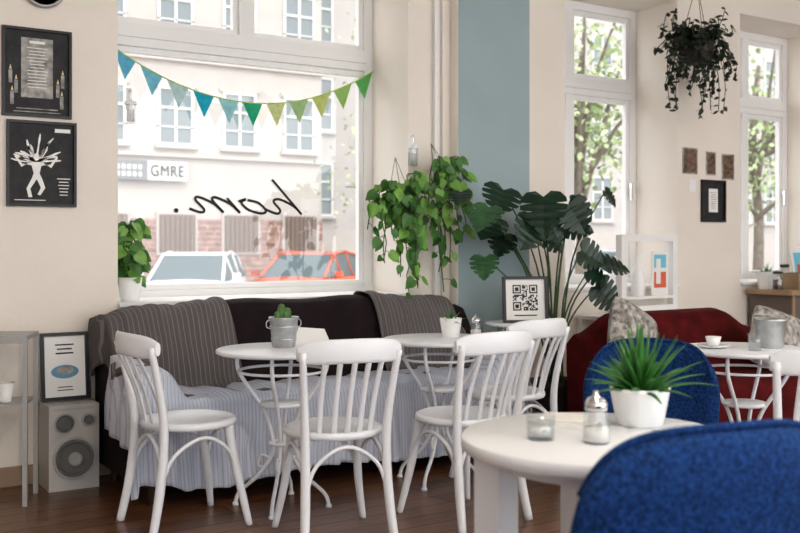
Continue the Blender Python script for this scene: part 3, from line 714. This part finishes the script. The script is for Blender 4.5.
def car(loc,rz,paint):
    b=B()
    st=[(-2.12,.66,.35,.62),(-2.02,.80,.28,.86),(-1.3,.87,.25,.95),(0,.89,.22,.95),(1.0,.88,.25,.92),(1.6,.85,.27,.84),(2.0,.76,.30,.70),(2.1,.62,.38,.55)]
    secs=[]
    for x,w,z0,z1 in st:
        zm=(z0+z1)/2
        secs.append([(x,-w*.9,z0),(x,-w,z0+.12),(x,-w,zm+.05),(x,-w*.93,z1-.03),(x,-w*.7,z1+.02),(x,0,z1+.04),(x,w*.7,z1+.02),(x,w*.93,z1-.03),(x,w,zm+.05),(x,w,z0+.12),(x,w*.9,z0)])
    k=11; b.add([p for s_ in secs for p in s_],[(i*k+j,i*k+(j+1)%k,(i+1)*k+(j+1)%k,(i+1)*k+j) for i in range(len(st)-1) for j in range(k)],paint,True)
    b.add(secs[0],[tuple(range(k))],paint); b.add(secs[-1],[tuple(range(k))],paint)
    cs=[(-1.85,.76,.74,.93),(-1.45,.80,.62,1.36),(-.5,.82,.64,1.46),(.25,.82,.62,1.40),(1.12,.78,.72,.93)]
    for i in range(4):
        A,C=cs[i],cs[i+1]
        v=[(A[0],-A[1],.93),(A[0],-A[2],A[3]),(A[0],A[2],A[3]),(A[0],A[1],.93),(C[0],-C[1],.93),(C[0],-C[2],C[3]),(C[0],C[2],C[3]),(C[0],C[1],.93)]
        b.add(v,[(0,1,5,4),(2,3,7,6)],M_cg); b.add(v,[(1,2,6,5)],M_cg if i in(0,3) else paint)
        for sg,(p,q_) in((-1,(1,5)),(1,(2,6))): b.tube([v[p],v[q_]],.035,paint,seg=6,sub=1)
        b.tube([v[0] if i else v[4],v[1] if i else v[5]],.03,paint,seg=6,sub=1); b.tube([v[3] if i else v[7],v[2] if i else v[6]],.03,paint,seg=6,sub=1)
    for x in(-1.3,1.3):
        for y in(-.80,.80): b.lathe([(0,-.1),(.20,-.1),(.31,-.09),(.32,0),(.31,.09),(.20,.1),(0,.1)],(x,y,.32),M_tyre,seg=24,rot=E); b.lathe([(0,-.11),(.19,-.105),(0,.11)],(x,y,.32),M_steel,seg=16,rot=E)
    for y in(-.55,.55): b.box((2.0,y,.63),(.16,.26,.12),M_paper,rot=(0,.2,0)); b.box((-2.08,y*1.15,.74),(.06,.2,.16),M_cr)
    b.box((2.1,0,.48),(.05,.8,.16),M_black); 
    for y in(-.95,.95): b.box((.85,y,1.0),(.12,.16,.12),paint)
    b.obj('parked_car',loc,rz)
car((7.75,19.4,-.4),math.radians(-122),M_cw)
car((10.5,19.6,-.4),math.radians(-138),M_cr)
car((5.1,20.2,-.4),math.radians(-122),M_cb)
car((14.0,20.2,-.4),math.radians(-140),M_cw)
car((20.5,20.5,-.4),math.radians(-170),M_cb)
def tree(loc,h,r,n,mats):
    b=B(); b.tube([(0,0,0),(.1,0,h*.3),(0,.1,h*.6),(.1,0,h*.85)],[.15,.12,.09,.05],M_bark,seg=10)
    cl=[]
    for i in range(14):
        a=rv(0,6.28); e=Vector((r*rv(.3,.9)*math.cos(a),r*rv(.3,.9)*math.sin(a),h*rv(.45,1.1))); s_=Vector((0,0,h*rv(.3,.6)))
        b.tube([s_,(s_+e)/2+Vector((0,0,.3)),e],[.07,.04,.015],M_bark,seg=5,sub=3); cl.append(e); cl.append((s_+e)/2)
    for _ in range(n):
        c=random.choice(cl)+Vector((random.gauss(0,.6),random.gauss(0,.6),random.gauss(0,.5)))
        if c.z<2.0: continue
        d=Vector((rv(-1,1),rv(-1,1),rv(-1,.3))); leaf(b,c,d,(rv(-1,1),rv(-1,1),1),rv(.10,.18),rv(.08,.13),random.choice(mats),'oval')
    b.obj('street_tree',loc)
tree((14.2,15.0,-.4),6.5,2.6,2400,[M_tl,M_tl2])
tree((20.5,15.5,-.4),7,2.8,2400,[M_tl,M_tl2])
tree((15.2,23.0,-.4),7,2.2,1300,[M_tl2])
# ------------------------------------------------------------ light
w=bpy.data.worlds.new('World'); S.world=w; w.use_nodes=True
bg=w.node_tree.nodes['Background']; bg.inputs[0].default_value=(.96,.98,1,1); bg.inputs[1].default_value=2.4
sl=bpy.data.lights.new('sun','SUN'); sl.energy=.8; sl.color=(1,.95,.88); sl.angle=.05
so=bpy.data.objects.new('sun',sl); S.collection.objects.link(so); so.rotation_euler=(math.radians(42),0,math.radians(-20)); so.location=(0,-5,12)
for x,y in((1.5,1.2),(5.0,1.2)):  # out-of-view pendants added as warm fill to brighten the room
    b=B(); b.lathe([(.0,0),(.06,0),(.18,-.16),(.19,-.2),(.17,-.16),(.05,-.02),(0,-.02)],(0,0,0),M_trimw,seg=28); b.tube([(0,0,0),(0,0,CE-3.0)],.004,M_black,seg=5,sub=1)
    b.obj('added_fill_pendant',(x,y,3.0))
    l=bpy.data.lights.new('added_fill_light','POINT'); l.energy=60; l.color=(1,.88,.72); l.shadow_soft_size=.08
    o=bpy.data.objects.new('added_fill_light',l); S.collection.objects.link(o); o.location=(0,0,-.18); o.parent=bpy.data.objects['added_fill_pendant' if x<2 else 'added_fill_pendant.001']
# ------------------------------------------------------------ camera
c=bpy.data.cameras.new('camera'); c.lens=45; c.sensor_width=36; c.shift_y=-.0294; c.clip_end=300
c.dof.use_dof=True; c.dof.focus_distance=4.7; c.dof.aperture_fstop=3.2
o=bpy.data.objects.new('camera',c); S.collection.objects.link(o)
o.location=(0,0,1.25); o.rotation_euler=(pi/2,0,math.radians(-33.3)); S.camera=o
